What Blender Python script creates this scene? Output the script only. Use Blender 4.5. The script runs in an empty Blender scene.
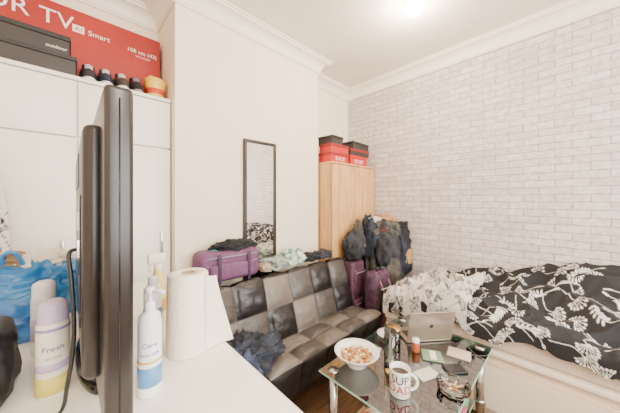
import bpy, bmesh, math, random
import numpy as np
from mathutils import Vector, Matrix, noise
random.seed(4)
scene=bpy.context.scene
def lin(h):
    h=h.lstrip('#'); o=[]
    for i in (0,2,4):
        c=int(h[i:i+2],16)/255
        o.append(c/12.92 if c<=.04045 else ((c+.055)/1.055)**2.4)
    return o
MC={}
def mat(name,hexc,rough=.6,metal=0,var=.0,vscale=8,bump=0,bscale=60,emit=0,hex2=None,coat=0,sheen=0):
    if name in MC: return MC[name]
    m=bpy.data.materials.new(name); m.use_nodes=True; nt=m.node_tree; b=nt.nodes['Principled BSDF']
    c=lin(hexc)+[1]
    b.inputs['Base Color'].default_value=c; b.inputs['Roughness'].default_value=rough; b.inputs['Metallic'].default_value=metal
    if coat: b.inputs['Coat Weight'].default_value=coat
    if sheen: b.inputs['Sheen Weight'].default_value=sheen
    geo=nt.nodes.new('ShaderNodeNewGeometry')
    if var or hex2:
        n=nt.nodes.new('ShaderNodeTexNoise'); n.inputs['Scale'].default_value=vscale; n.inputs['Detail'].default_value=4
        nt.links.new(geo.outputs['Position'],n.inputs['Vector'])
        r=nt.nodes.new('ShaderNodeValToRGB'); nt.links.new(n.outputs['Fac'],r.inputs[0]); nt.links.new(r.outputs[0],b.inputs['Base Color'])
        if hex2: c2=lin(hex2)+[1]; c1=c
        else: c1=[x*(1-var) for x in c[:3]]+[1]; c2=[min(1,x*(1+var)) for x in c[:3]]+[1]
        r.color_ramp.elements[0].position=.38; r.color_ramp.elements[1].position=.62
        r.color_ramp.elements[0].color=c1; r.color_ramp.elements[1].color=c2
    if bump:
        n=nt.nodes.new('ShaderNodeTexNoise'); n.inputs['Scale'].default_value=bscale; n.inputs['Detail'].default_value=3
        nt.links.new(geo.outputs['Position'],n.inputs['Vector'])
        bp=nt.nodes.new('ShaderNodeBump'); bp.inputs['Strength'].default_value=bump; bp.inputs['Distance'].default_value=.01
        nt.links.new(n.outputs['Fac'],bp.inputs['Height']); nt.links.new(bp.outputs[0],b.inputs['Normal'])
    if emit:
        b.inputs['Emission Color'].default_value=c; b.inputs['Emission Strength'].default_value=emit
    MC[name]=m; return m

def wood(name,h1,h2,axis=2,rough=.5,stretch=12):
    m=bpy.data.materials.new(name); m.use_nodes=True; nt=m.node_tree; b=nt.nodes['Principled BSDF']
    g=nt.nodes.new('ShaderNodeNewGeometry'); mp=nt.nodes.new('ShaderNodeMapping')
    s=[stretch]*3; s[axis]=1.2; mp.inputs['Scale'].default_value=s
    n=nt.nodes.new('ShaderNodeTexNoise'); n.inputs['Scale'].default_value=3; n.inputs['Detail'].default_value=6; n.inputs['Distortion'].default_value=.6
    r=nt.nodes.new('ShaderNodeValToRGB'); r.color_ramp.elements[0].position=.35; r.color_ramp.elements[1].position=.65
    r.color_ramp.elements[0].color=lin(h1)+[1]; r.color_ramp.elements[1].color=lin(h2)+[1]
    nt.links.new(g.outputs['Position'],mp.inputs[0]); nt.links.new(mp.outputs[0],n.inputs['Vector']); nt.links.new(n.outputs['Fac'],r.inputs[0]); nt.links.new(r.outputs[0],b.inputs['Base Color'])
    b.inputs['Roughness'].default_value=rough
    return m

class B:
    def __init__(s,name): s.name=name; s.v=[]; s.f=[]; s.m=[]; s.s=[]; s.mats=[]
    def mi(s,m):
        if m not in s.mats: s.mats.append(m)
        return s.mats.index(m)
    def add(s,vs,fs,m,smooth=False,M=None):
        o=len(s.v); k=s.mi(m)
        for p in vs:
            p=Vector(p)
            if M: p=M@p
            s.v.append(tuple(p))
        for f in fs: s.f.append([i+o for i in f]); s.m.append(k); s.s.append(smooth)
    def addbm(s,bm,m,smooth,M=None):
        bm.verts.index_update(); s.add([v.co.copy() for v in bm.verts],[[v.index for v in f.verts] for f in bm.faces],m,smooth,M); bm.free()
    def box(s,a,b,m,bev=0,seg=2,M=None):
        bm=bmesh.new(); bmesh.ops.create_cube(bm,size=1)
        for v in bm.verts:
            v.co=Vector([(a[i]+b[i])/2+v.co[i]*(b[i]-a[i]) for i in range(3)])
        if bev: bmesh.ops.bevel(bm,geom=list(bm.edges),offset=bev,segments=seg,profile=.5,affect='EDGES')
        s.addbm(bm,m,bev>0 and seg>1,M)
    def lathe(s,c,prof,m,seg=32,M=None,smooth=True,sx=1,sy=1):
        vs=[];fs=[];n=len(prof)
        for r,z in prof:
            for i in range(seg):
                a=2*math.pi*i/seg; vs.append((c[0]+max(r,1e-4)*math.cos(a)*sx,c[1]+max(r,1e-4)*math.sin(a)*sy,c[2]+z))
        for j in range(n-1):
            for i in range(seg):
                i2=(i+1)%seg; fs.append([j*seg+i,j*seg+i2,(j+1)*seg+i2,(j+1)*seg+i])
        s.add(vs,fs,m,smooth,M)
    def tube(s,pts,r,m,seg=10,M=None,cap=True):
        pts=[Vector(p) for p in pts]; vs=[];fs=[];n=len(pts); up=Vector((0,0,1))
        prev=None
        for i,p in enumerate(pts):
            t=(pts[min(i+1,n-1)]-pts[max(i-1,0)]).normalized()
            if prev is None:
                a=t.cross(up) if abs(t.dot(up))<.95 else t.cross(Vector((1,0,0)))
            else: a=prev-t*prev.dot(t)
            a.normalize(); prev=a; b=t.cross(a)
            rr=r[i] if isinstance(r,(list,tuple)) else r
            for k in range(seg):
                an=2*math.pi*k/seg; vs.append(p+a*rr*math.cos(an)+b*rr*math.sin(an))
        for i in range(n-1):
            for k in range(seg):
                k2=(k+1)%seg; fs.append([i*seg+k,i*seg+k2,(i+1)*seg+k2,(i+1)*seg+k])
        if cap: fs.append(list(range(seg))[::-1]); fs.append([(n-1)*seg+k for k in range(seg)])
        s.add(vs,fs,m,True,M)
    def grid(s,fn,nu,nv,m,smooth=True,M=None,matf=None):
        vs=[fn(i/nu,j/nv) for j in range(nv+1) for i in range(nu+1)]
        if not matf:
            s.add(vs,[[j*(nu+1)+i,j*(nu+1)+i+1,(j+1)*(nu+1)+i+1,(j+1)*(nu+1)+i] for j in range(nv) for i in range(nu)],m,smooth,M)
        else:
            o=len(s.v)
            s.add(vs,[],m,smooth,M)
            for j in range(nv):
                for i in range(nu):
                    s.f.append([o+j*(nu+1)+i,o+j*(nu+1)+i+1,o+(j+1)*(nu+1)+i+1,o+(j+1)*(nu+1)+i]); s.m.append(s.mi(matf((i+.5)/nu,(j+.5)/nv))); s.s.append(smooth)
    def blob(s,c,size,m,seed=0,amp=.25,freq=1.6,sub=4,flat=-.6,rz=0,boxy=1.0,matf=None):
        bm=bmesh.new(); bmesh.ops.create_icosphere(bm,subdivisions=sub,radius=1)
        R=Matrix.Rotation(rz,3,'Z'); sv=Vector((seed*3.7,seed*1.3,seed*2.1))
        for v in bm.verts:
            p=v.co.copy()
            if boxy!=1: p=Vector([math.copysign(abs(q)**boxy,q) for q in p])
            n1=noise.noise(p*freq+sv); w=p*freq*1.5+Vector((n1*1.5,n1,0))+sv
            rid=1-2*abs(noise.noise(w)); rid2=1-2*abs(noise.noise(w*2.3+sv))
            k=1+amp*(n1*.8+ (rid-.6)*.7+(rid2-.6)*.35)
            p=p*k; p.z=max(p.z,flat)
            p=Vector((p.x*size[0],p.y*size[1],(p.z-flat)*size[2]/(1-flat)))
            v.co=R@p+Vector(c)
        if matf:
            bm.verts.index_update(); o=len(s.v); s.add([v.co.copy() for v in bm.verts],[],m)
            for f in bm.faces:
                s.f.append([o+v.index for v in f.verts]); s.m.append(s.mi(matf(f.calc_center_median()))); s.s.append(True)
            bm.free()
        else: s.addbm(bm,m,True)
    def text(s,body,size,m,fn):
        cu=bpy.data.curves.new('t','FONT'); cu.body=body; cu.size=size; cu.align_x='CENTER'; cu.resolution_u=3
        ob=bpy.data.objects.new('t',cu); scene.collection.objects.link(ob); bpy.context.view_layer.update()
        dg=bpy.context.evaluated_depsgraph_get(); me=bpy.data.meshes.new_from_object(ob.evaluated_get(dg))
        s.add([fn(v.co.x,v.co.y) for v in me.vertices],[list(p.vertices) for p in me.polygons],m)
        bpy.data.objects.remove(ob); bpy.data.meshes.remove(me); bpy.data.curves.remove(cu)
    def clamp(s,x0,x1,y0,y1):
        s.v=[(min(x1,max(x0,p[0])),min(y1,max(y0,p[1])),max(.001,p[2])) for p in s.v]
    def done(s,sub=0,solid=0):
        a=np.array(s.v); mn=a.min(0); mx=a.max(0); c=[(mn[0]+mx[0])/2,(mn[1]+mx[1])/2,mn[2]]
        me=bpy.data.meshes.new(s.name); me.from_pydata((a-np.array(c)).tolist(),[],s.f)
        for m in s.mats: me.materials.append(m)
        me.polygons.foreach_set('material_index',s.m); me.polygons.foreach_set('use_smooth',s.s); me.update()
        o=bpy.data.objects.new(s.name,me); o.location=c; scene.collection.objects.link(o)
        if solid:
            k=o.modifiers.new('s','SOLIDIFY'); k.thickness=solid; k.offset=0
        if sub:
            k=o.modifiers.new('d','SUBSURF'); k.levels=sub; k.render_levels=sub
        return o
def parent(ch,pa):
    ch.parent=pa; ch.matrix_parent_inverse=Matrix.Translation(pa.location).inverted()
def smooth(pts,n=6):
    P=[Vector(p) for p in pts]; P=[P[0]]+P+[P[-1]]; o=[]
    for i in range(1,len(P)-2):
        for k in range(n):
            t=k/n; a,b,c,d=P[i-1:i+3]; o.append(.5*((2*b)+(c-a)*t+(2*a-5*b+4*c-d)*t*t+(3*b-a-3*c+d)*t**3))
    o.append(P[-2]); return o

CAMH=1.35; H=2.75
# ---------------- materials
def plaster(name,h,bump=.05): return mat(name,h,.85,var=.025,vscale=1.5,bump=bump,bscale=25)
mW=plaster('plaster_cream','#f8ead5'); mCe=plaster('ceiling_paint','#efe5d6'); mTrim=mat('trim_gloss','#f7eedf',.4)
def brickwall():
    m=bpy.data.materials.new('brick_wallpaper'); m.use_nodes=True; nt=m.node_tree; b=nt.nodes['Principled BSDF']
    L=nt.links.new
    g=nt.nodes.new('ShaderNodeNewGeometry'); sx=nt.nodes.new('ShaderNodeSeparateXYZ'); cx=nt.nodes.new('ShaderNodeCombineXYZ')
    L(g.outputs['Position'],sx.inputs[0]); L(sx.outputs['Y'],cx.inputs['X']); L(sx.outputs['Z'],cx.inputs['Y'])
    n=nt.nodes.new('ShaderNodeTexNoise'); n.inputs['Scale'].default_value=16; n.inputs['Detail'].default_value=4; L(cx.outputs[0],n.inputs['Vector'])
    va=nt.nodes.new('ShaderNodeVectorMath'); va.operation='MULTIPLY_ADD'; va.inputs[1].default_value=(.022,.018,0); L(n.outputs['Color'],va.inputs[0]); L(cx.outputs[0],va.inputs[2])
    br=nt.nodes.new('ShaderNodeTexBrick'); L(va.outputs[0],br.inputs['Vector'])
    br.inputs['Scale'].default_value=1; br.inputs['Brick Width'].default_value=.18; br.inputs['Row Height'].default_value=.056; br.inputs['Mortar Size'].default_value=.0042; br.inputs['Mortar Smooth'].default_value=.6; br.inputs['Bias'].default_value=-.1
    br.inputs['Color1'].default_value=lin('#e3d9d3')+[1]; br.inputs['Color2'].default_value=lin('#d0c4bf')+[1]; br.inputs['Mortar'].default_value=lin('#a59a95')+[1]
    n2=nt.nodes.new('ShaderNodeTexNoise'); n2.inputs['Scale'].default_value=26; n2.inputs['Detail'].default_value=6; L(cx.outputs[0],n2.inputs['Vector'])
    r=nt.nodes.new('ShaderNodeValToRGB'); r.color_ramp.elements[0].position=.40; r.color_ramp.elements[1].position=.62; r.color_ramp.elements[0].color=(.76,.74,.74,1); r.color_ramp.elements[1].color=(1,1,1,1); L(n2.outputs['Fac'],r.inputs[0])
    mx=nt.nodes.new('ShaderNodeMix'); mx.data_type='RGBA'; mx.blend_type='MULTIPLY'; mx.inputs['Factor'].default_value=.8
    L(br.outputs['Color'],mx.inputs['A']); L(r.outputs[0],mx.inputs['B']); L(mx.outputs['Result'],b.inputs['Base Color'])
    b.inputs['Roughness'].default_value=.75; return m
mBrick=brickwall()
def glassm(name,tint,refl=.5):
    m=bpy.data.materials.new(name); m.use_nodes=True; nt=m.node_tree; nt.nodes.clear(); L=nt.links.new
    o=nt.nodes.new('ShaderNodeOutputMaterial'); t=nt.nodes.new('ShaderNodeBsdfTransparent'); t.inputs[0].default_value=tint
    g=nt.nodes.new('ShaderNodeBsdfGlossy'); g.inputs['Roughness'].default_value=.03; f=nt.nodes.new('ShaderNodeFresnel'); f.inputs[0].default_value=1.5
    mm=nt.nodes.new('ShaderNodeMath'); mm.operation='MULTIPLY_ADD'; mm.inputs[1].default_value=1.2; mm.inputs[2].default_value=refl*.08
    mx=nt.nodes.new('ShaderNodeMixShader'); L(f.outputs[0],mm.inputs[0]); L(mm.outputs[0],mx.inputs[0]); L(t.outputs[0],mx.inputs[1]); L(g.outputs[0],mx.inputs[2]); L(mx.outputs[0],o.inputs[0]); return m
mGlass=glassm('table_glass',(.86,.95,.91,1),3.0); mClear=glassm('clear_glass',(.93,.96,.95,1)); mEdge=mat('glass_edge_green','#9fd0bd',.15)
mBlk=mat('black_plastic','#17171a',.38); mBlkG=mat('black_gloss','#101013',.12); mChr=mat('chrome','#c9c9c9',.15,metal=1)
mWhite=mat('white_plastic','#f3eee4',.35); mCab=mat('cabinet_white','#f2ede3',.35,var=.02,vscale=2)
mFloor=wood('floor_laminate','#5a3f2c','#7a583d',0)
mOak=wood('light_oak','#c4925a','#dbb077',2)
mBedW=wood('bed_base_wood','#cdb596','#e4d1b8',1)
# ---------------- room shell
XL,XR,YF=-1.1,2.62,-1.7
def bx(name,a,b,m): q=B(name); q.box(a,b,m); return q.done()
bx('floor',(XL-.1,YF-.1,-.1),(XR+.1,2.3,0),mFloor)
bx('ceiling',(XL-.1,YF-.1,H),(XR+.1,2.3,H+.1),mCe)
bx('wall_right',(XR,YF-.1,0),(XR+.1,2.3,H),mBrick)
bx('wall_left',(XL-.1,YF-.1,0),(XL,2.3,H),mW)
q=B('wall_back'); q.box((XL,2.2,0),(.493,2.3,H),mW); q.box((1.82,2.01,0),(XR,2.3,H),mW); q.box((.493,1.775,0),(1.82,2.3,H),mW); q.done()
q=B('wall_front'); w0,w1,z0,z1=-.3,2.2,.9,2.45
q.box((XL,YF-.1,0),(w0,YF,H),mW); q.box((w1,YF-.1,0),(XR,YF,H),mW); q.box((w0,YF-.1,0),(w1,YF,z0),mW); q.box((w0,YF-.1,z1),(w1,YF,H),mW); q.done()
q=B('window_1')
for x in (w0+.03,(w0+w1)/2,w1-.03): q.box((x-.03,YF-.08,z0),(x+.03,YF-.03,z1),mTrim)
for z in (z0+.03,1.75,z1-.03): q.box((w0+.061,YF-.08,z-.03),((w0+w1)/2-.031,YF-.03,z+.03),mTrim); q.box(((w0+w1)/2+.031,YF-.08,z-.03),(w1-.061,YF-.03,z+.03),mTrim)
q.done()
poly=[(XL,YF),(XR,YF),(XR,2.01),(1.82,2.01),(1.82,1.775),(.493,1.775),(.493,2.2),(XL,2.2)]
def sweep(name,prof,m):
    q=B(name); n=len(poly); vs=[];fs=[]
    for (o,z) in prof:
        for i in range(n):
            p0=Vector(poly[i-1]);p1=Vector(poly[i]);p2=Vector(poly[(i+1)%n])
            d1=(p1-p0).normalized(); d2=(p2-p1).normalized(); n1=Vector((-d1.y,d1.x)); n2=Vector((-d2.y,d2.x))
            p=p1+(n1+n2)*o; vs.append((p.x,p.y,z))
    for k in range(len(prof)-1):
        for i in range(n): i2=(i+1)%n; fs.append([k*n+i,k*n+i2,(k+1)*n+i2,(k+1)*n+i])
    q.add(vs,fs,m); return q.done()
cp=[(.001,H-.12),(.014,H-.12),(.014,H-.108),(.02,H-.104)]
for i in range(7):
    a=i/6*math.pi/2; cp.append((.02+.062*(1-math.cos(a)),H-.1+.07*math.sin(a)))
cp+=[(.09,H-.03),(.09,H-.016),(.105,H-.014),(.105,H-.001)]
sweep('trim_1',cp,mTrim)
sweep('baseboard_back',[(.001,.001),(.014,.001),(.014,.1),(.008,.12),(.001,.12)],mTrim)
# ---------------- built-in cabinet
q=B('built_in_wardrobe'); CY=1.85; CT=2.02
q.box((-1.08,CY+.02,.0),(.475,2.18,CT-.025),mCab); q.box((-1.08,CY-.004,CT-.022),(.488,2.195,CT),mCab,.003)
xs=[-1.08,-.43,.03,.488]
for i in range(3):
    a,b=xs[i]+.003,xs[i+1]-.003
    q.box((a,CY,.08),(b,CY+.018,1.685),mCab,.003); q.box((a,CY,1.693),(b,CY+.018,CT-.028),mCab,.003)
    q.box((b-.06,CY-.022,1.0),(b-.048,CY-.012,1.14),mChr,.003); q.box((b-.058,CY-.014,1.01),(b-.05,CY+.002,1.02),mChr); q.box((b-.058,CY-.014,1.12),(b-.05,CY+.002,1.13),mChr)
q.done()
mRed=mat('red_card','#a2241a',.5,var=.08,vscale=3); mTxt=mat('print_white','#f3ece6',.5)
q=B('television_box'); q.box((-.62,2.07,CT+.001),(.475,2.19,2.50),mRed,.004,1)
q.box((-.62,2.0685,CT+.02),(.47,2.0698,CT+.06),mat('dark_red_card','#7d1914',.5))
fz=2.0675
q.text('OLOR TV',.12,mTxt,lambda x,y:(-.235+x,fz,2.365+y))
q.box((.012,fz-.0004,2.365),(.065,fz+.001,2.408),mTxt); q.text('AI',.04,mRed,lambda x,y:(.038+x,fz-.001,2.373+y))
q.text('Smart',.045,mTxt,lambda x,y:(.135+x,fz,2.370+y))
q.text('108 cm (43)',.036,mTxt,lambda x,y:(.365+x,fz,2.36+y))
q.text('full hd display',.016,mTxt,lambda x,y:(.37+x,fz,2.335+y))
q.done()
mDkCard=mat('dark_card','#34302f',.55,var=.1); mDkLid=mat('dark_lid','#222022',.5)
q=B('shoe_box'); q.box((-.29,1.87,CT+.001),(.025,2.055,CT+.085),mDkCard,.002,1); q.box((-.295,1.865,CT+.085),(.03,2.06,CT+.105),mDkLid,.002,1)
q.box((-.25,1.88,CT+.106),(.0,2.045,CT+.185),mDkCard,.002,1); q.box((-.255,1.875,CT+.185),(.005,2.05,CT+.21),mDkLid,.002,1)
q.text('outdoor',.024,mTxt,lambda x,y:(-.05+x,1.879,CT+.13+y)); q.done()
# shoes
def shoe(name,x,y,z,rz,col,L=.25,sole='#dddddd'):
    q=B(name); M=Matrix.Translation((x,y,z))@Matrix.Rotation(rz,4,'Z')
    m=mat('shoe_'+col,col,.6,var=.1,vscale=40); ms=mat('sole_'+sole,sole,.6)
    def wid(t): return .032+.010*math.sin(t*math.pi*1.2+.2)*(1 if t<.9 else .8)
    N=18;S=16
    def f(u,v):
        t=v; w=wid(t)*math.sqrt(max(0.02,1-(2*t-1)**8)); h=(.11-.055*min(1,max(0,(t-.35)/.4)))*math.sqrt(max(.03,1-(2*t-1)**10))
        a=u*math.pi; return (math.cos(a)*w,(t-.5)*L,.018+max(0,math.sin(a))**.7*h)
    q.grid(f,S,N,m,M=M)
    q.lathe((0,0,0),[(.0,0),(.98,0),(1,.006),(1,.018),(.9,.021),(0,.021)],ms,24,M=M@Matrix.Diagonal((.038,L/2,1,1)))
    q.lathe((0,-L*.27,.10),[(.022,-.01),(.028,.01),(.03,.026),(.024,.028),(.02,0)],m,16,M=M,sy=1.4)
    for k in range(4): q.tube([(-.018,L*(.0+k*.05),.112-k*.012),(0,L*(.0+k*.05),.121-k*.012),(.018,L*(.0+k*.05),.112-k*.012)],.003,ms,6,M=M)
    q.done()
for i,(x,c) in enumerate([(.08,'#26262b'),(.158,'#1d2436'),(.236,'#3a3330'),(.311,'#1b1b1e')]):
    shoe('shoe',x,1.955,CT+.001,math.pi,c,L=.2,sole='#e4e0d8' if i!=3 else '#8a8a8a')
q=B('food_tub'); my=mat('yellow_tub','#ecbd30',.4); yc=(.418,1.95,CT+.001)
q.lathe(yc,[(0,0),(.046,0),(.05,.005),(.059,.115),(.06,.119),(.057,.119),(.043,.01),(0,.008)],my,40)
q.lathe(yc,[(.0528,.035),(.0538,.036),(.0565,.068),(.0555,.069)],mat('red_band','#c93a2a'),40)
q.lathe(yc,[(.058,.115),(.064,.119),(.064,.13),(.055,.138),(0,.14)],my,40); q.tube([(yc[0]-.05,yc[1],yc[2]+.137),(yc[0]-.03,yc[1],yc[2]+.16),(yc[0]+.03,yc[1],yc[2]+.16),(yc[0]+.05,yc[1],yc[2]+.137)],.004,my,8); q.done()
# ---------------- oak wardrobe
q=B('wardrobe'); WX0,WX1,WY0,WY1,WT=1.84,2.6,1.6,1.995,1.73
q.box((WX0,WY0+.02,.0),(WX1,WY1,WT-.02),mOak); q.box((WX0-.005,WY0-.005,WT-.02),(WX1+.005,WY1,WT),mOak,.003)
md=mat('gap_dark','#4a3824',.8)
q.box((WX0+.01,WY0+.012,.06),(WX1-.01,WY0+.021,WT-.021),md)
mid=(WX0+WX1)/2
q.box((WX0+.002,WY0,.07),(mid-.004,WY0+.016,WT-.024),mOak,.002); q.box((mid+.004,WY0,.07),(WX1-.002,WY0+.016,WT-.024),mOak,.002)
for x in (mid-.04,mid+.04): q.tube([(x,WY0-.001,.95),(x,WY0-.008,.955),(x,WY0-.008,1.1),(x,WY0-.001,1.11)],.003,mChr)
q.done()
mR2=mat('shoebox_red','#c2241e',.5); mR3=mat('shoebox_red_dark','#8e1b17',.5)
def sbox(name,a,b,m1,m2,txt='',rz=0):
    q=B(name); c=((a[0]+b[0])/2,(a[1]+b[1])/2,0); M=Matrix.Translation(c)@Matrix.Rotation(rz,4,'Z')@Matrix.Translation((-c[0],-c[1],0))
    q.box(a,(b[0],b[1],b[2]-.025),m1,.002,1,M=M); q.box((a[0]-.004,a[1]-.004,b[2]-.025),(b[0]+.004,b[1]+.004,b[2]),m2,.002,1,M=M)
    if txt: q.text(txt,.06,mTxt,lambda x,y:M@Vector(((a[0]+b[0])/2+x,a[1]-.002,a[2]+.018+y)))
    q.done()
sbox('shoe_box',(1.86,1.63,WT+.001),(2.13,1.8,WT+.10),mR2,mR3,'SHOE')
sbox('shoe_box',(2.16,1.62,WT+.001),(2.46,1.8,WT+.105),mR2,mR2,'SPORT')
sbox('shoe_box',(1.87,1.64,WT+.102),(2.15,1.8,WT+.19),mR2,mR3,'')
sbox('shoe_box',(1.90,1.66,WT+.192),(2.08,1.85,WT+.28),mDkCard,mBlk,'',.05)
sbox('shoe_box',(2.17,1.62,WT+.107),(2.5,1.84,WT+.175),mDkCard,mR3,'',-.04)
sbox('shoe_box',(2.2,1.63,WT+.177),(2.52,1.84,WT+.26),mDkCard,mBlk,'',.06)
# ---------------- mirror
q=B('wall_mirror'); mM=mat('mirror_glass','#f0ece8',.01,metal=1); mF=mat('mirror_frame','#2a211d',.4)
a,b,z0m,z1m=.975,1.28,.5,1.83; fw=.024
q.box((a,1.747,z0m),(a+fw,1.772,z1m),mF,.004); q.box((b-fw,1.747,z0m),(b,1.772,z1m),mF,.004)
q.box((a+fw,1.747,z0m),(b-fw,1.772,z0m+fw),mF,.004); q.box((a+fw,1.747,z1m-fw),(b-fw,1.772,z1m),mF,.004)
q.box((a+fw,1.757,z0m+fw),(b-fw,1.77,z1m-fw),mM); q.done()
# ---------------- sofa
q=B('futon_sofa'); mL1=mat('leather_black','#201d1e',.34,bump=.3,bscale=40); mL2=mat('leather_taupe','#736b64',.42,bump=.3,bscale=40,var=.12); mL3=mat('leather_charcoal','#4d4845',.38,bump=.3,bscale=40,var=.1)
SX0,SX1=.54,1.90; NC=6
prof=[(1.15,.17),(1.09,.40),(1.39,.37),(1.51,.79),(1.575,.78),(1.575,.25)]
rows=[1,2,2,1,1]; thick=[.03,.036,.038,.02,.004]
lines=[]
for k in range(5):
    p0,p1=Vector(prof[k]),Vector(prof[k+1]); d=(p1-p0).normalized(); n=Vector((-d.y,d.x))
    for r in range(rows[k]):
        lines.append((p0+(p1-p0)*r/rows[k],p0+(p1-p0)*(r+1)/rows[k],n,thick[k]))
R=len(lines); sub=12
def sf(u,v):
    r=min(int(v*R),R-1); lv=v*R-r; c=min(int(u*NC),NC-1); lu=u*NC-c
    p0,p1,n,t=lines[r]; p=p0.lerp(p1,lv)
    n0=lines[max(r-1,0)][2]; n2=lines[min(r+1,R-1)][2]
    nn=(n+(n0 if lv<.5 else n2)*abs(lv-.5)).normalized()
    if nn.length<.1: nn=n
    pu=(max(0,math.sin(math.pi*lu))**.4)*(max(0,math.sin(math.pi*lv))**.4)
    x=SX0+u*(SX1-SX0)
    w=(noise.noise(Vector((x*14,v*30,3)))*.012*pu+ .014*noise.noise(Vector((x*3,v*7,8))))*(1 if r<R-1 else 0)
    p=p+nn*(t*(pu-.2)+w)
    return (x,p.x,p.y)
pat={(1,1):1,(1,3):1,(2,0):1,(2,2):1,(2,4):1,(1,5):1,(3,1):2,(3,4):2,(4,0):2,(4,2):1,(4,3):2,(4,5):2,(2,5):2,(3,3):1,(2,3):2,(1,2):2,(1,4):2,(3,0):1}
def smf(u,v):
    return (mL1,mL2,mL3)[pat.get((int(v*R),int(u*NC)),0)]
q.grid(sf,NC*sub,R*sub,mL1,matf=smf)
for x,sg in ((SX0,1),(SX1,-1)):
    q.add([(x,a_,b_) for a_,b_ in prof],[[0,1,2,5],[2,3,4,5]],mL1)
for x in (SX0+.12,SX1-.12):
    for y in (1.22,1.5): q.tube([(x,y,.0),(x,y,.24)],.02,mChr)
q.box((SX0+.05,1.17,.2),(SX1-.05,1.55,.26),mBlk)
q.done()
# ---------------- coffee table
TX0,TX1,TY0,TY1,TZ=.9,1.755,.31,.87,.5
q=B('glass_coffee_table')
def gpanel(a,b):
    q.box(a,b,mGlass,.0)
    e=.0015
    q.box((a[0]-e,a[1]-e,a[2]+.001),(b[0]+e,a[1],b[2]-.001),mEdge); q.box((a[0]-e,b[1],a[2]+.001),(b[0]+e,b[1]+e,b[2]-.001),mEdge)
    q.box((a[0]-e,a[1],a[2]+.001),(a[0],b[1],b[2]-.001),mEdge); q.box((b[0],a[1],a[2]+.001),(b[0]+e,b[1],b[2]-.001),mEdge)
gpanel((TX0,TY0,TZ-.01),(TX1,TY1,TZ)); gpanel((TX0+.07,TY0+.07,.19),(TX1-.07,TY1-.07,.198))
for x in (TX0+.05,TX1-.05):
    for y in (TY0+.05,TY1-.05):
        q.tube([(x,y,0),(x,y,TZ-.011)],.022,mChr,20); q.lathe((x,y,TZ),[(.026,0),(.026,.004),(.0,.005)],mChr,20); q.lathe((x,y,.0),[(.03,0),(.03,.02),(.022,.022)],mBlk,20); q.lathe((x,y,.18),[(.022,0),(.027,.002),(.027,.026),(.022,.028)],mChr,20)
q.done()
def rb(name,a,b,m,rz=0,bev=.003):
    q=B(name); c=((a[0]+b[0])/2,(a[1]+b[1])/2,0); M=Matrix.Translation(c)@Matrix.Rotation(rz,4,'Z')@Matrix.Translation((-c[0],-c[1],0)); q.box(a,b,m,bev,M=M); return q,M
q=B('cereal_bowl'); c=(1.07,.765,TZ+.0); mP=mat('porcelain','#efeeea',.2)
q.lathe((c[0],c[1],TZ+.001),[(0,.004),(.04,.004),(.042,0),(.048,0),(.05,.008),(.085,.04),(.112,.07),(.115,.072),(.111,.074),(.08,.046),(.05,.018),(0,.014)],mP,48)
for i in range(90):
    a=random.random()*6.28; r=.078*math.sqrt(random.random()); 
    mm=[mat('cereal_tan','#cf9a4e',.7),mat('cereal_brown','#b06a34',.7),mat('cereal_cream','#e6cfa2',.7)][i%3]
    q.blob((c[0]+r*math.cos(a),c[1]+r*math.sin(a),TZ+.038+random.random()*.014),(.011,.008,.013),mm,seed=i,sub=1,amp=.3)
q.lathe((c[0],c[1],TZ+.04),[(.075,.0),(0,.002)],mat('milk','#e8dcc4',.3),32)
q.done()
q=B('coffee_mug'); c=(1.05,.52); 
q.lathe((c[0],c[1],TZ+.001),[(0,.003),(.038,.003),(.04,0),(.043,.003),(.044,.105),(.0445,.11),(.041,.11),(.04,.01),(0,.008)],mP,48)
q.lathe((c[0],c[1],TZ+.085),[(.0405,0),(0,.001)],mat('coffee','#3a2215',.2),32)
va=math.atan2(-c[1],-c[0])
def onmug(x,y,off=.0008):
    a=va+x/.044; return (c[0]+(.0445+off)*math.cos(a),c[1]+(.0445+off)*math.sin(a),TZ+.02+y)
mi=mat('ink_navy','#1c2238',.4); mr=mat('ink_red','#b3262b',.4)
q.text('SUP',.048,mi,lambda x,y:onmug(x,y+.045)); q.text('DAD',.048,mr,lambda x,y:onmug(x,y+.004))
ha=va+1.7; hp=[]
for i in range(13):
    t=i/12*math.pi; rr=.042+.03*math.sin(t); hp.append((c[0]+rr*math.cos(ha),c[1]+rr*math.sin(ha),TZ+.055+.033*math.cos(t)))
q.tube(hp,.006,mP); q.done()
def jar(name,x,y,r,h,mcol,fill=.7,z=TZ):
    q=B(name); q.lathe((x,y,z+.001),[(0,.004),(r*.9,.004),(r*.95,0),(r,.006),(r,h),(r-.003,h),(r-.004,.01),(0,.009)],mClear,36)
    q.lathe((x,y,z+.001),[(0,.0105),(r-.005,.0105),(r-.005,h*fill),(0,h*fill)],mcol,36); return q
jar('drinking_glass',1.205,.65,.032,.17,mat('pink_drink','#d79f96',.3,hex2='#b56d66'),.6).done()
q=jar('candle_jar',1.34,.70,.036,.11,mat('candle_wax','#a5402f',.5),.8); q.lathe((1.34,.70,TZ+.112),[(.038,0),(.038,.012),(0,.013)],mat('lid_gold','#b79655',.3,metal=.8),32); q.done()
q=B('ashtray'); q.lathe((1.23,.36,TZ+.001),[(0,.004),(.05,.002),(.055,0),(.065,.012),(.07,.035),(.06,.038),(.052,.012),(0,.01)],mClear,12,smooth=False)
for i in range(5):
    a=i*1.4; q.tube([(1.23+.01*math.cos(a),.36+.01*math.sin(a),TZ+.016),(1.23+.045*math.cos(a),.36+.045*math.sin(a),TZ+.022)],.004,mat('cigarette','#d9a066'),8)
q.done()
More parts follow.
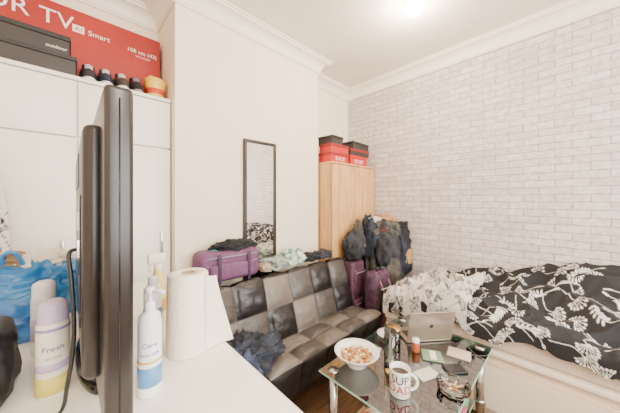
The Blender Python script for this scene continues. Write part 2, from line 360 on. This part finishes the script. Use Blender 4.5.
q=B('side_plate'); q.lathe((1.44,.79,TZ+.001),[(0,.004),(.045,.004),(.048,0),(.052,.004),(.068,.012),(.07,.014),(.052,.008),(0,.008)],mP,40); q.done()
q=B('pill_bottle'); q.lathe((1.40,.60,TZ+.001),[(0,0),(.018,0),(.02,.003),(.02,.05),(.015,.056)],mat('amber_plastic','#a4552a',.3),24); q.lathe((1.40,.60,TZ+.055),[(.019,0),(.019,.018),(0,.019)],mWhite,24); q.done()
for nm,a,b,col,rz in [('paperback_book',(1.37,.47,TZ+.001),(1.47,.57,TZ+.008),'#7d9a7a',.5),('envelope',(1.2,.45,TZ+.001),(1.31,.52,TZ+.003),'#ded8ca',-.4),('greeting_card',(1.5,.37,TZ+.001),(1.6,.48,TZ+.003),'#cbb6ab',.2),('smartphone',(1.355,.35,TZ+.001),(1.42,.45,TZ+.009),'#1a1a1e',.9),('receipt',(1.23,.74,TZ+.001),(1.27,.83,TZ+.002),'#e9e6dd',.3),('notepad',(1.13,.59,TZ+.001),(1.16,.64,TZ+.007),'#c9a34f',.8)]:
    q,M=rb(nm,a,b,mat(nm+'_m',col,.4),rz,.0004 if b[2]-a[2]<.005 else .002)
    if nm=='paperback_book': q.box((a[0]+.01,a[1]+.03,b[2]),(b[0]-.01,b[1]-.04,b[2]+.0006),mTxt,M=M)
    if nm=='smartphone': q.box((a[0]+.004,a[1]+.006,b[2]),(b[0]-.004,b[1]-.006,b[2]+.0006),mBlkG,M=M)
    q.done()
q=B('magazine_stack')
cs=['#4f8d5a','#c85a7a','#eee8d8','#8f6ab0','#e2dccb','#b0663f','#6caa70','#e8e2d4','#c9657e']
for i in range(9):
    M=Matrix.Translation((1.13+.095*(i%5),.50+.06*((i*2)%4),.199+i*.008))@Matrix.Rotation(random.uniform(-.8,.8),4,'Z'); q.box((-.09,-.12,0),(.09,.12,.0075),mat('mag%d'%i,cs[i],.35,hex2=cs[(i+2)%9],vscale=16),.001,1,M=M)
q.done()
# laptop
q=B('laptop'); M=Matrix.Translation((1.55,.585,TZ+.002))@Matrix.Rotation(math.radians(-38),4,'Z')
mAl=mat('laptop_silver','#978c7e',.28,metal=.6)
q.box((-.14,0,0),(.14,.16,.014),mAl,.004,M=M); q.box((-.12,.03,.0142),(.12,.11,.0152),mBlk,M=M)
M2=M@Matrix.Translation((0,0,.014))@Matrix.Rotation(math.radians(12),4,'X')
q.box((-.14,-.006,0),(.14,0,.185),mAl,.003,M=M2); q.box((-.13,.0001,.01),(.13,.001,.175),mBlkG,M=M2)
q.lathe((0,0,0),[(0,0),(.012,0)],mBlk,16,M=M2@Matrix.Translation((0,-.0065,.095))@Matrix.Rotation(math.pi/2,4,'X'))
q.done()
# ---------------- bed
BX0,BX1,BY0,BY1=1.83,2.6,-.85,1.02
q=B('bed')
q.box((BX0,BY0,.03),(BX1,BY1,.43),mBedW,.004)
for k in range(3):
    y0=BY0+.03+k*.62; q.box((BX0-.014,y0,.08),(BX0+.002,y0+.60,.38),mBedW,.004)
    q.box((BX0-.0155,y0+.02,.10),(BX0-.0135,y0+.58,.36),mat('drawer_panel','#eadfce',.5),.001,1)
q.box((BX0-.02,BY0,.42),(BX1,BY1,.45),mat('bed_ledge','#e9dcc8',.5),.005)
for x in (BX0+.05,BX1-.05):
    for y in (BY0+.05,BY1-.05): q.box((x-.03,y-.03,0),(x+.03,y+.03,.04),mBlk)
q.box((BX0+.005,BY0+.01,.45),(BX1,BY1-.01,.57),mat('mattress_fabric','#d3c4b4',.85,bump=.2,bscale=80),.03,3)
q.done()
def bitmap(Wm,Hm,res,seed,dens=.17):
    rnd=random.Random(seed); W=int(Wm/res); Hh=int(Hm/res); img=np.zeros((W,Hh),np.float32); K=dens/.15
    def seg(x0,y0,x1,y1,w0,w1=None):
        w1=w0 if w1 is None else w1
        pad=max(w0,w1)+.006
        i0=max(0,int((min(x0,x1)-pad)/res)); i1=min(W,int((max(x0,x1)+pad)/res)+1); j0=max(0,int((min(y0,y1)-pad)/res)); j1=min(Hh,int((max(y0,y1)+pad)/res)+1)
        if i1<=i0 or j1<=j0: return
        X,Y=np.meshgrid((np.arange(i0,i1)+.5)*res,(np.arange(j0,j1)+.5)*res,indexing='ij')
        dx,dy=x1-x0,y1-y0; L=dx*dx+dy*dy+1e-9; t=np.clip(((X-x0)*dx+(Y-y0)*dy)/L,0,1)
        d=np.hypot(X-x0-t*dx,Y-y0-t*dy); w=w0+(w1-w0)*t
        img[i0:i1,j0:j1]=np.maximum(img[i0:i1,j0:j1],np.clip((w-d)/res+.5,0,1))
    def leaf(x,y,a,L,wd):
        n=6
        for k in range(n):
            t0=k/n;t1=(k+1)/n
            seg(x+L*t0*math.cos(a),y+L*t0*math.sin(a),x+L*t1*math.cos(a),y+L*t1*math.sin(a),wd*math.sin(math.pi*t0)+.0008,wd*math.sin(math.pi*t1)+.0008)
    ny=int(Hm/dens)+1; nx=int(Wm/dens)+1
    for a_ in range(nx):
        for b_ in range(ny):
            x=(a_+.5+rnd.uniform(-.3,.3))*dens; y=(b_+.5+rnd.uniform(-.3,.3))*dens; an=rnd.choice([1.2,2.0,4.3,5.2,.3])+rnd.uniform(-.5,.5)
            px,py=x,y; a=an+math.pi; lf=(a_*2+b_)%4==1
            Ls=rnd.uniform(.13,.19)*K; ct=rnd.uniform(-.28,.28)
            for k in range(7):
                nx_,ny_=px+Ls/7*math.cos(a),py+Ls/7*math.sin(a); seg(px,py,nx_,ny_,.0018); px,py=nx_,ny_; a+=ct
                if lf and k>1:
                    leaf(px,py,a+math.pi+.8,.034*K,.0048*K); leaf(px,py,a+math.pi-.8,.034*K,.0048*K)
            if not lf:
                for k in range(11):
                    aa=an+(k-5)*.34; L=(.060-.0035*abs(k-5))*K
                    ex,ey=x+L*math.cos(aa),y+L*math.sin(aa); seg(x,y,ex,ey,.0012); leaf(ex-.006*math.cos(aa),ey-.006*math.sin(aa),aa,.016*K,.0048*K)
            else:
                leaf(x,y,an,.045*K,.006*K)
    return img
def clothmat(name,base,ink,rough=.85):
    m=bpy.data.materials.new(name); m.use_nodes=True; nt=m.node_tree; b=nt.nodes['Principled BSDF']; L=nt.links.new
    at=nt.nodes.new('ShaderNodeAttribute'); at.attribute_name='print'
    mx=nt.nodes.new('ShaderNodeMix'); mx.data_type='RGBA'; L(at.outputs['Fac'],mx.inputs['Factor']); mx.inputs['A'].default_value=lin(base)+[1]; mx.inputs['B'].default_value=lin(ink)+[1]
    L(mx.outputs['Result'],b.inputs['Base Color']); b.inputs['Roughness'].default_value=rough; return m
def printed(name,fn,Lu,Lv,m,res=.006,seed=1,dens=.17,closed=False):
    nu,nv=int(Lu/res),int(Lv/res); br=.002; img=bitmap(Lu+.02,Lv+.02,br,seed,dens)
    vs=[];col=[]
    for i in range(nu+1):
        for j in range(nv+1):
            vs.append(fn(i/nu*Lu,j/nv*Lv)); col.append(img[min(img.shape[0]-1,int(i/nu*Lu/br)),min(img.shape[1]-1,int(j/nv*Lv/br))])
    fs=[[i*(nv+1)+j,i*(nv+1)+j+1,(i+1)*(nv+1)+j+1,(i+1)*(nv+1)+j] for i in range(nu) for j in range(nv)]
    a=np.array(vs); mn=a.min(0);mxx=a.max(0); c=[(mn[0]+mxx[0])/2,(mn[1]+mxx[1])/2,mn[2]]
    me=bpy.data.meshes.new(name); me.from_pydata((a-np.array(c)).tolist(),[],fs); me.materials.append(m)
    at=me.attributes.new('print','FLOAT','POINT'); at.data.foreach_set('value',np.array(col,np.float32))
    me.polygons.foreach_set('use_smooth',[True]*len(fs)); me.update()
    o=bpy.data.objects.new(name,me); o.location=c; scene.collection.objects.link(o); return o
def sm(a,b,x):
    t=min(1,max(0,(x-a)/(b-a))); return t*t*(3-2*t)
def fold(x,y,s,f=3.0):
    n1=noise.noise(Vector((x*f,y*f,s))); return (1-abs(noise.noise(Vector((x*f*1.4+n1,y*f*1.1+n1*1.2,s+5))))*2.2)
def dz_top(x,y):
    tt=min(1,max(0,(2.595-x)/.80)); wallh=.69+.20*sm(.9,-.25,y)
    z=wallh+(.635-wallh)*sm(0.05,1,tt)
    f=fold(x,y,1.0)+.5*fold(x*1.2+y*.7,y,7.0,5)
    z+=.055*(f-.8)
    return max(.585,.585+(z-.585)*(.2+.8*sm(.98,.88,y)))
def duv(s,t):
    y=.98-t; W=.755; R_=.045
    if s<W: x=2.595-s; dz=0
    elif s<W+.08: a=(s-W)/.08*math.pi/2; x=2.595-W-R_*math.sin(a); dz=-R_*(1-math.cos(a))
    else: x=2.595-W-R_; dz=-R_-(s-W-.08)
    edge=noise.noise(Vector((y*4,2,0)))
    if s>W: x+=.012*noise.noise(Vector((y*7,s*3,4)))
    return (min(x,2.6),y,dz_top(x if dz==0 else 2.595-W,y)+dz*(1+edge*.3))
dv=printed('duvet',duv,.90,1.8,clothmat('duvet_print','#1b1a1d','#e6e1dc'),seed=6,dens=.118,res=.0036)
def duv2(s,t):
    y=1.03-t; x=2.30-s-.05*noise.noise(Vector((y*5,1,1))); dz=0
    if x<1.81: dz=-(1.81-x)*.97; x=1.81-min(.02,(1.81-x)*.3)+.01*noise.noise(Vector((y*9,s*2,2)))
    z=max(dz_top(max(x,1.82),y),.60)+.03+.04*max(0,fold(x,y,3.0,5)-.2)+.02*fold(x,y,9,11)
    if s<.04: z-=.02*(1-s/.04)
    if y>.99: dz-=(y-.99)*1.2
    return (x,y,z+dz)
d2=printed('turned_back_side',duv2,.66,.58,clothmat('duvet_reverse','#cdc5bf','#2b292e'),seed=8,dens=.10,res=.0035)
parent(d2,dv)
# ---------------- clothes/bags by wardrobe
mCoat=mat('coat_grey','#2e3035',.85,var=.4,vscale=9,bump=.5,bscale=30); mTan=mat('cloth_tan','#b58a5b',.85,var=.2,vscale=12); mNavy=mat('cloth_dark_navy','#252b3a',.85,var=.4,vscale=12,bump=.5,bscale=30); mBk=mat('cloth_black','#1e2024',.9)
mBurg=mat('bag_burgundy','#573547',.6,var=.15,vscale=20); mOlive=mat('cloth_charcoal','#4c4a43',.85,var=.45,vscale=12,bump=.5,bscale=30)
def suitcase(name,x0,x1,y0,y1,z0,z1,m,m2,rz=0,handle=True):
    q=B(name); cx,cy=(x0+x1)/2,(y0+y1)/2; M=Matrix.Translation((cx,cy,z0))@Matrix.Rotation(rz,4,'Z'); w,d,h=(x1-x0)/2,(y1-y0)/2,z1-z0
    q.box((-w,-d,.03),(w,d,h),m,.035,4,M=M)
    q.box((-w*.82,-d-.02,h*.1),(w*.82,-d+.03,h*.52),m,.02,3,M=M); q.box((-w*.82,-d-.014,h*.58),(w*.82,-d+.03,h*.9),m,.018,3,M=M)
    mz=mat('zip_pale','#a79aa0',.5)
    for zz in (h*.47,h*.86,h*.2): q.tube([(-w*.75,-d-.022,zz),(w*.75,-d-.022,zz)],.003,mz,6,M=M)
    for yy in (-d*.5,d*.5):
        k=.99; pts=[(-w*k,yy,.07),(-w*k,yy,h-.04),(-w*k+.035,yy,h-.002),(w*k-.035,yy,h-.002),(w*k,yy,h-.04),(w*k,yy,.07)]; q.tube(pts,.005,m2,6,M=M)
    q.tube([(-.05,0,h-.005),(-.045,0,h+.012),(.045,0,h+.012),(.05,0,h-.005)],.006,m2,8,M=M)
    for sx in (-1,1):
        q.tube([(sx*w*.75,d*.6-.012,.025),(sx*w*.75,d*.6+.012,.025)],.025,mBlk,14,M=M); q.tube([(sx*w*.75,-d*.6-.012,.025),(sx*w*.75,-d*.6+.012,.025)],.025,mBlk,14,M=M)
    return q.done()
suitcase('wheeled_suitcase',1.93,2.13,1.42,1.58,.0,.76,mBurg,mBlk,.0)
q=B('backpack'); mBp=mat('backpack_purple','#4c3048',.7,var=.35,vscale=25); M=Matrix.Translation((2.05,1.22,.0))@Matrix.Rotation(-.1,4,'Z')
q.box((-.12,-.06,.0),(.12,.09,.70),mBp,.05,4,M=M); q.box((-.1,-.1,.06),(.1,-.03,.32),mBurg,.03,4,M=M); q.box((-.09,-.09,.36),(.09,-.03,.6),mat('panel_black','#242126',.6),.03,4,M=M)
q.tube([(-.09,-.095,.57),(.09,-.095,.57)],.004,mTxt,6,M=M); q.tube([(-.08,-.09,.5),(.08,-.09,.5)],.004,mBlk,6,M=M)
for sx in (-.06,.06): q.tube([(sx,-.098,.1),(sx,-.1,.55),(sx,-.02,.70)],.008,mat('strap_pink','#a0527a',.6),6,M=M)
for sx in (-.07,.07): q.tube([(sx,.08,.62),(sx*1.2,.105,.5),(sx*1.2,.105,.2),(sx,.08,.1)],.012,mBlk,8,M=M)
q.tube([(-.03,0,.69),(-.02,0,.73),(.02,0,.73),(.03,0,.69)],.007,mBlk,8,M=M); q.done()
q=B('draped_jacket')
q.blob((2.04,1.49,.778),(.13,.08,.27),mCoat,seed=61,amp=.4,freq=2.4); q.blob((2.13,1.5,.80),(.08,.07,.33),mOlive,seed=62,amp=.4,freq=2.4); q.blob((1.99,1.46,.778),(.08,.07,.17),mBk,seed=63,amp=.4,freq=2.4)
q.clamp(1.90,2.145,1.36,1.585); q.done()
q=B('laundry_pile')
def coat(u,v):
    a=u*2*math.pi; z=v
    r=.68+.42*(1-v)**.6+.25*math.sin(v*3.1)
    if v>.86: r*=math.sqrt(max(0.0,1-((v-.86)/.14)**2))
    fo=1+.12*math.sin(a*9+noise.noise(Vector((math.cos(a)*2,math.sin(a)*2,v*2)))*5)+.12*noise.noise(Vector((math.cos(a)*3,math.sin(a)*3,v*5)))
    return (2.40+.165*r*fo*math.cos(a),1.39+.165*r*fo*math.sin(a),.001+z*1.09)
q.grid(coat,110,60,mCoat,matf=lambda u,v: mCoat if noise.noise(Vector((math.cos(u*6.28)*2,math.sin(u*6.28)*2,v*4)))<.22 else mOlive)
q.blob((2.31,1.28,.70),(.14,.13,.42),mCoat,seed=3,amp=.3,freq=2.2)
q.blob((2.30,1.22,.30),(.13,.11,.55),mOlive,seed=53,amp=.3,freq=2.2)
q.blob((2.25,1.45,.78),(.17,.13,.38),mNavy,seed=31,amp=.3,freq=2.4)
q.blob((2.36,1.33,.95),(.17,.15,.20),mOlive,seed=5,amp=.35,freq=2.2)
q.blob((2.50,1.25,.60),(.13,.13,.50),mBk,seed=35,amp=.3,freq=2.2)
q.blob((2.41,1.19,.60),(.08,.08,.40),mNavy,seed=36,amp=.3,freq=2.4)
q.blob((2.43,1.36,1.11),(.14,.1,.08),mTan,seed=6,amp=.35,freq=2)
q.blob((2.30,1.42,1.12),(.08,.08,.06),mat('cloth_white','#ddd6cb',.9),seed=7,amp=.4)
q.blob((2.5,1.40,1.15),(.07,.07,.05),mat('cloth_rose','#b98a80',.9),seed=37,amp=.4)
q.blob((2.28,1.28,1.03),(.06,.06,.07),mat('cloth_maroon','#6d2c33',.9),seed=38,amp=.4)
q.blob((2.44,1.13,.72),(.05,.05,.14),mTan,seed=39,amp=.4)
q.clamp(2.175,2.6,1.09,1.585)
q.done()
# ---------------- items on sofa
q=B('travel_holdall'); mPu=mat('holdall_purple','#694264',.7,var=.12,vscale=30,bump=.2); M=Matrix.Translation((.78,1.62,.818))@Matrix.Rotation(-.05,4,'Z')
q.box((-.215,-.09,.0),(.205,.1,.2),mPu,.05,5,M=M); q.box((-.16,-.115,.02),(.15,-.05,.13),mPu,.025,4,M=M)
mZ=mat('zip_grey','#9a8aa0')
for z in (.165,.12): q.tube([(-.17,-.094,z),(.17,-.094,z)],.004,mZ,6,M=M)
q.tube([(-.19,-.07,.035),(-.19,-.07,.16)],.004,mZ,6,M=M)
for x in (-.1,.1): q.box((x-.01,-.119,.0),(x+.01,-.112,.19),mat('strap_dark','#37253d'),.003,M=M)
q.tube([(-.05,-.04,.19),(-.04,-.03,.215),(.04,-.03,.215),(.05,-.04,.19)],.008,mat('strap_dark','#37253d'),8,M=M)
q.blob((.83,1.63,1.0),(.15,.08,.075),mBk,seed=21,amp=.5,sub=4,freq=2.4); q.blob((.68,1.62,.98),(.05,.06,.04),mat('cloth_teal','#2f8b88',.8),seed=22,amp=.4)
q.done()
q=B('clothing_heap')
q.blob((1.17,1.62,.815),(.12,.09,.09),mat('cloth_greygreen','#5d6f68',.85,var=.35,vscale=22,hex2='#a9b3a6'),seed=23,amp=.5,freq=2.6)
q.blob((1.36,1.62,.815),(.10,.08,.12),mat('cloth_mint','#5f8b7e',.85,vscale=24,hex2='#e3e8de'),seed=24,amp=.5,freq=2.6)
q.blob((1.53,1.62,.815),(.12,.08,.06),mBk,seed=25,amp=.5,freq=2.4)
q.blob((1.07,1.61,.815),(.05,.07,.06),mat('cloth_beige','#b9a48c',.9),seed=26,amp=.5,freq=2.4)
q.blob((1.70,1.60,.815),(.10,.07,.07),mCoat,seed=64,amp=.5,freq=2.4); q.clamp(1.02,1.82,1.5,1.74); q.done()
q=B('crumpled_clothes')
q.blob((.72,1.23,.44),(.17,.12,.13),mat('cloth_slate','#2b303b',.85,var=.5,vscale=14,bump=.4,bscale=40),seed=27,amp=.6,freq=2.6,sub=5)
q.blob((.62,1.15,.445),(.09,.1,.12),mat('cloth_navy','#36425a',.85,var=.4,vscale=20),seed=28,amp=.6,freq=2.6)
q.blob((.64,1.30,.445),(.11,.08,.14),mBk,seed=29,amp=.6,freq=2.6); q.done()
# ---------------- side table (white)
q=B('sideboard'); DZ=.9
q.box((-.42,.30,DZ-.045),(.365,1.66,DZ),mWhite,.016,4)
q.box((-.40,.33,.06),(.345,1.64,DZ-.046),mCab,.01); q.box((-.38,.36,0),(.32,1.6,.06),mBlk)
for k in range(2): q.box((.345,.36+k*.64,.1),(.358,.97+k*.64,DZ-.07),mCab,.004); q.box((.358,.9+k*.1,.55),(.37,.91+k*.1,.7),mChr,.003)
q.done()
q=B('television'); mTV=mat('tv_casing','#1f1b1b',.3)
q.box((.04,.52,.965),(.08,1.30,1.541),mTV,.008,3); q.box((.0797,.54,.985),(.0812,1.28,1.522),mBlkG)
q.box((.016,.60,1.02),(.05,1.22,1.49),mTV,.014,3); q.box((.0135,.66,1.1),(.02,.72,1.36),mBlkG,.002)
q.box((.0105,.675,1.29),(.016,.70,1.325),mWhite); q.box((.0105,.675,1.235),(.016,.70,1.27),mChr); q.box((.0125,.675,1.2),(.016,.7,1.23),mBlkG)
for k in range(12): q.box((.0135,.8+k*.03,1.38),(.018,.812+k*.03,1.46),mBlkG)
q.tube([(.06,.5195,.99),(.06,.5195,1.52)],.0012,mBlkG,6)
q.box((.045,.86,DZ+.015),(.07,.96,1.0),mBlkG,.005); q.lathe((.055,.95,DZ+.001),[(0,0),(1,0),(1,.01),(.95,.016),(0,.018)],mBlkG,40,sx=.045,sy=.2)
pts=[(.012,.69,1.25),(-.001,.68,1.245),(.002,.665,1.2),(.006,.66,1.12),(.004,.67,1.05),(-.004,.69,.98),(-.01,.71,.93),(-.03,.72,.908),(-.08,.74,.907)]
q.tube(smooth(pts),.0036,mBlk,8)
q.done()
def bottle(name,x,y,r,h,cb,cc,bands=(),kind='spray',z=DZ):
    q=B(name); m=mat('bot_'+cb,cb,.35); c_=mat('cap_'+cc,cc,.35); sy=1
    if kind=='spray':
        q.lathe((x,y,z+.001),[(0,0),(r*.95,0),(r,.004),(r,h*.74),(r*.95,h*.77),(r*.8,h*.8)],m,32); q.lathe((x,y,z+.001),[(r*.93,h*.765),(r*.93,h*.93),(r*.85,h*.97),(r*.5,h),(0,h)],c_,32)
    elif kind=='pump':
        q.lathe((x,y,z+.001),[(0,0),(r*.95,0),(r,.006),(r,h*.66),(r*.9,h*.74),(r*.4,h*.79),(r*.38,h*.8)],m,32); q.lathe((x,y,z+.001),[(r*.45,h*.79),(r*.45,h*.86),(r*.15,h*.87),(r*.15,h*.94),(r*.4,h*.95),(r*.4,h),(0,h)],c_,24)
        q.tube([(x,y,z+h*.97),(x+.02,y-.02,z+h*.965),(x+.024,y-.024,z+h*.95)],.005,c_,8)
    elif kind=='trigger':
        q.lathe((x,y,z+.001),[(0,0),(r*.95,0),(r,.006),(r,h*.5),(r*.5,h*.72),(r*.42,h*.76)],m,32); q.lathe((x,y,z+.001),[(r*.5,h*.75),(r*.5,h*.83),(r*.4,h*.84)],c_,24)
        q.box((x-.035,y-.01,z+h*.84),(x+.025,y+.01,z+h),c_,.006); q.tube([(x-.02,y,z+h*.86),(x-.03,y,z+h*.78),(x-.025,y,z+h*.72)],.004,c_,8)
    else:
        sy=.75; q.lathe((x,y,z+.001),[(0,0),(r*.95,0),(r,.006),(r,h*.82),(r*.6,h*.88)],m,32,sy=.75); q.lathe((x,y,z+.001),[(r*.55,h*.86),(r*.55,h*.98),(r*.5,h),(0,h)],c_,24)
    for (f0,f1,cbnd) in bands:
        if cbnd.startswith('T:'):
            va=math.atan2(-y,-x); _,tx,tc=cbnd.split(':')
            q.text(tx,(f1-f0)*h,mat('txt_'+tc,tc,.4),lambda X,Y:(x+(r+.0014)*math.cos(va+X/r),y+(r+.0014)*sy*math.sin(va+X/r),z+f0*h+Y)); continue
        q.lathe((x,y,z+.001),[(r,h*f0),(r+.0009,h*f0+.0005),(r+.0009,h*f1-.0005),(r,h*f1)],mat('band_'+cbnd,cbnd,.4),32,sy=sy)
    q.done()
bottle('aerosol_can',-.028,.84,.029,.215,'#ddd8ca','#b8a9c6',((.03,.22,'#c9bc58'),(.50,.58,'T:Fresh:#6a5596'),(.42,.46,'T:air mist:#6a5596'),(.28,.36,'#b7a3c9'),(.70,.73,'#8d7ab0')),'spray')
bottle('aerosol_can',-.055,1.08,.027,.21,'#cfd0d6','#e7e2e8',((.2,.5,'#a59ab8'),),'spray')
bottle('lotion_bottle',.135,.68,.024,.245,'#eceef0','#e9ebee',((.10,.28,'#5b8fc4'),(.48,.54,'T:Care:#2f5fa8'),(.40,.44,'T:body milk:#2f5fa8'),(.32,.34,'#c9a24a')),'pump')
bottle('shampoo_bottle',.195,.94,.026,.2,'#eceae4','#d8d8d8',((.2,.5,'#4a8fc2'),),'flip')
bottle('spray_bottle',.245,1.10,.028,.245,'#ecd27a','#f3ead0',((.1,.3,'#d8923f'),),'trigger')
bottle('cleaner_bottle',.15,1.22,.03,.25,'#e9e6de','#e4e0da',((.2,.5,'#c9a24a'),),'flip')
# kitchen roll
q=B('kitchen_roll'); mPap=mat('paper_white','#f4eadb',.9,bump=.35,bscale=110); c=(.258,.80)
q.lathe((c[0],c[1],DZ+.001),[(.02,0),(.058,0),(.059,.004),(.056,.226),(.052,.231),(.021,.231),(.02,.226),(.02,0)],mPap,48)
q.lathe((c[0],c[1],DZ+.001),[(.0195,0),(.0195,.2315),(.018,.2315),(.018,0)],mat('card_core','#b79b78',.9),32)
va=math.atan2(-c[1],-c[0])
def sheet(u,v):
    z=(1-v)*.222; a0=va+.9; px,py=c[0]+.0595*math.cos(a0),c[1]+.0595*math.sin(a0)
    L=(.045+.055*v**1.2)*u; w=.008*math.sin(u*5+v*3)*u
    return (px+.88*L+.2*w,py+.1*L-w,DZ+.003+z*(1-.04*u))
q.grid(sheet,16,16,mPap)
q.done()
# blue bag
mBl=mat('bag_blue','#2f86cc',.3,hex2='#5aa9e0',vscale=7); mBl.node_tree.nodes['Principled BSDF'].inputs['Transmission Weight'].default_value=.25
q=B('plastic_carrier_bag')
q.blob((-.11,1.42,DZ+.001),(.15,.12,.23),mBl,seed=41,amp=.28,freq=2.4,sub=5,boxy=.8)
q.tube(smooth([(-.16,1.40,1.08),(-.17,1.38,1.15),(-.14,1.37,1.16),(-.11,1.39,1.08)]),.007,mBl,8); q.blob((-.07,1.42,1.08),(.08,.06,.08),mat('cloth_white','#ddd6cb'),seed=43,amp=.4)
q.blob((-.15,1.43,1.09),(.06,.05,.07),mat('pack_brown','#8a6a4a',.5),seed=44,amp=.3)
q.blob((-.13,1.24,DZ+.001),(.11,.07,.13),mat('bag_blue_dark','#2461a8',.35,hex2='#4a90d0'),seed=45,amp=.28,freq=2.2); q.done()
# black handbag near lower left
q=B('handbag'); mHb=mat('bag_black','#1b1b1f',.5,bump=.2)
q.blob((-.175,.92,DZ+.001),(.085,.12,.17),mHb,seed=51,amp=.15,boxy=.7,sub=4)
q.tube(smooth([(-.12,.88,1.0),(-.14,.90,1.10),(-.175,.93,1.2),(-.22,.98,1.14),(-.22,1.0,1.02)]),.011,mat('strap_grey','#5a5c60',.6),10); q.done()
# ironing board w/ floral cover
mIB=clothmat('board_cover','#e3e0dd','#26262a')
def ib(s,t):
    v=t/1.25; w=.15*math.sqrt(max(0.0,1-max(0,(v-.6)/.4)**2.2)); 
    u=s/.3; return (-.325+(u-.5)*2*w*.9,1.70+.03*v-.018*math.cos((u-.5)*3.1),.33+v*1.28)
o=printed('ironing_board',ib,.3,1.25,mIB,seed=14,dens=.1)
sd=o.modifiers.new('s','SOLIDIFY'); sd.thickness=.02; sd.offset=-1
q=B('legs')
q.tube([(-.41,1.73,0),(-.26,1.74,1.2)],.01,mChr); q.tube([(-.24,1.73,0),(-.39,1.74,1.2)],.01,mChr)
lg=q.done(); parent(lg,o)
# ---------------- ceiling light
q=B('ceiling_light'); lx,ly=1.74,.76; G=.9
q.lathe((lx,ly,H-.001),[(.06,0),(.06,-.008),(.03,-.012),(0,-.012)],mWhite,32)
q.lathe((lx,ly,H-.008),[(.03*G,0),(.05*G,-.01*G),(.068*G,-.03*G),(.074*G,-.05*G),(.068*G,-.072*G),(.05*G,-.09*G),(.025*G,-.102*G),(0,-.105*G)],mat('globe_glow','#ffefd0',.3,emit=90),40); q.done()
def light(name,typ,loc,e,col,**k):
    l=bpy.data.lights.new(name,typ); l.energy=e; l.color=col
    for a_,b_ in k.items(): setattr(l,a_,b_)
    o=bpy.data.objects.new(name,l); o.location=loc; scene.collection.objects.link(o); return o
light('bulb_lamp','POINT',(lx,ly,H-.17),32,(1,.86,.68),shadow_soft_size=.05)
light('rear_fill_light','POINT',(.2,-.7,H-.3),52,(1,.9,.76),shadow_soft_size=.15)  # added fill light behind the camera, no real pendant there; evens out the room
o=light('window_daylight','AREA',(.95,YF+.03,1.68),145,(1,.97,.93),shape='RECTANGLE',size=2.4,size_y=1.5); o.rotation_euler=(math.radians(90),0,0)
w=bpy.data.worlds.new('world'); scene.world=w; w.use_nodes=True; w.node_tree.nodes['Background'].inputs[0].default_value=(.9,.95,1,1); w.node_tree.nodes['Background'].inputs[1].default_value=1.5
# ---------------- camera
cam=bpy.data.cameras.new('camera'); co=bpy.data.objects.new('camera',cam); scene.collection.objects.link(co); scene.camera=co
co.location=(0,0,CAMH); cam.sensor_width=36; cam.lens=36*250/620; cam.clip_start=.02
yaw=math.atan2(.721,.693)
co.rotation_euler=(math.pi/2,0,yaw-math.pi/2); cam.shift_y=-6.5/620
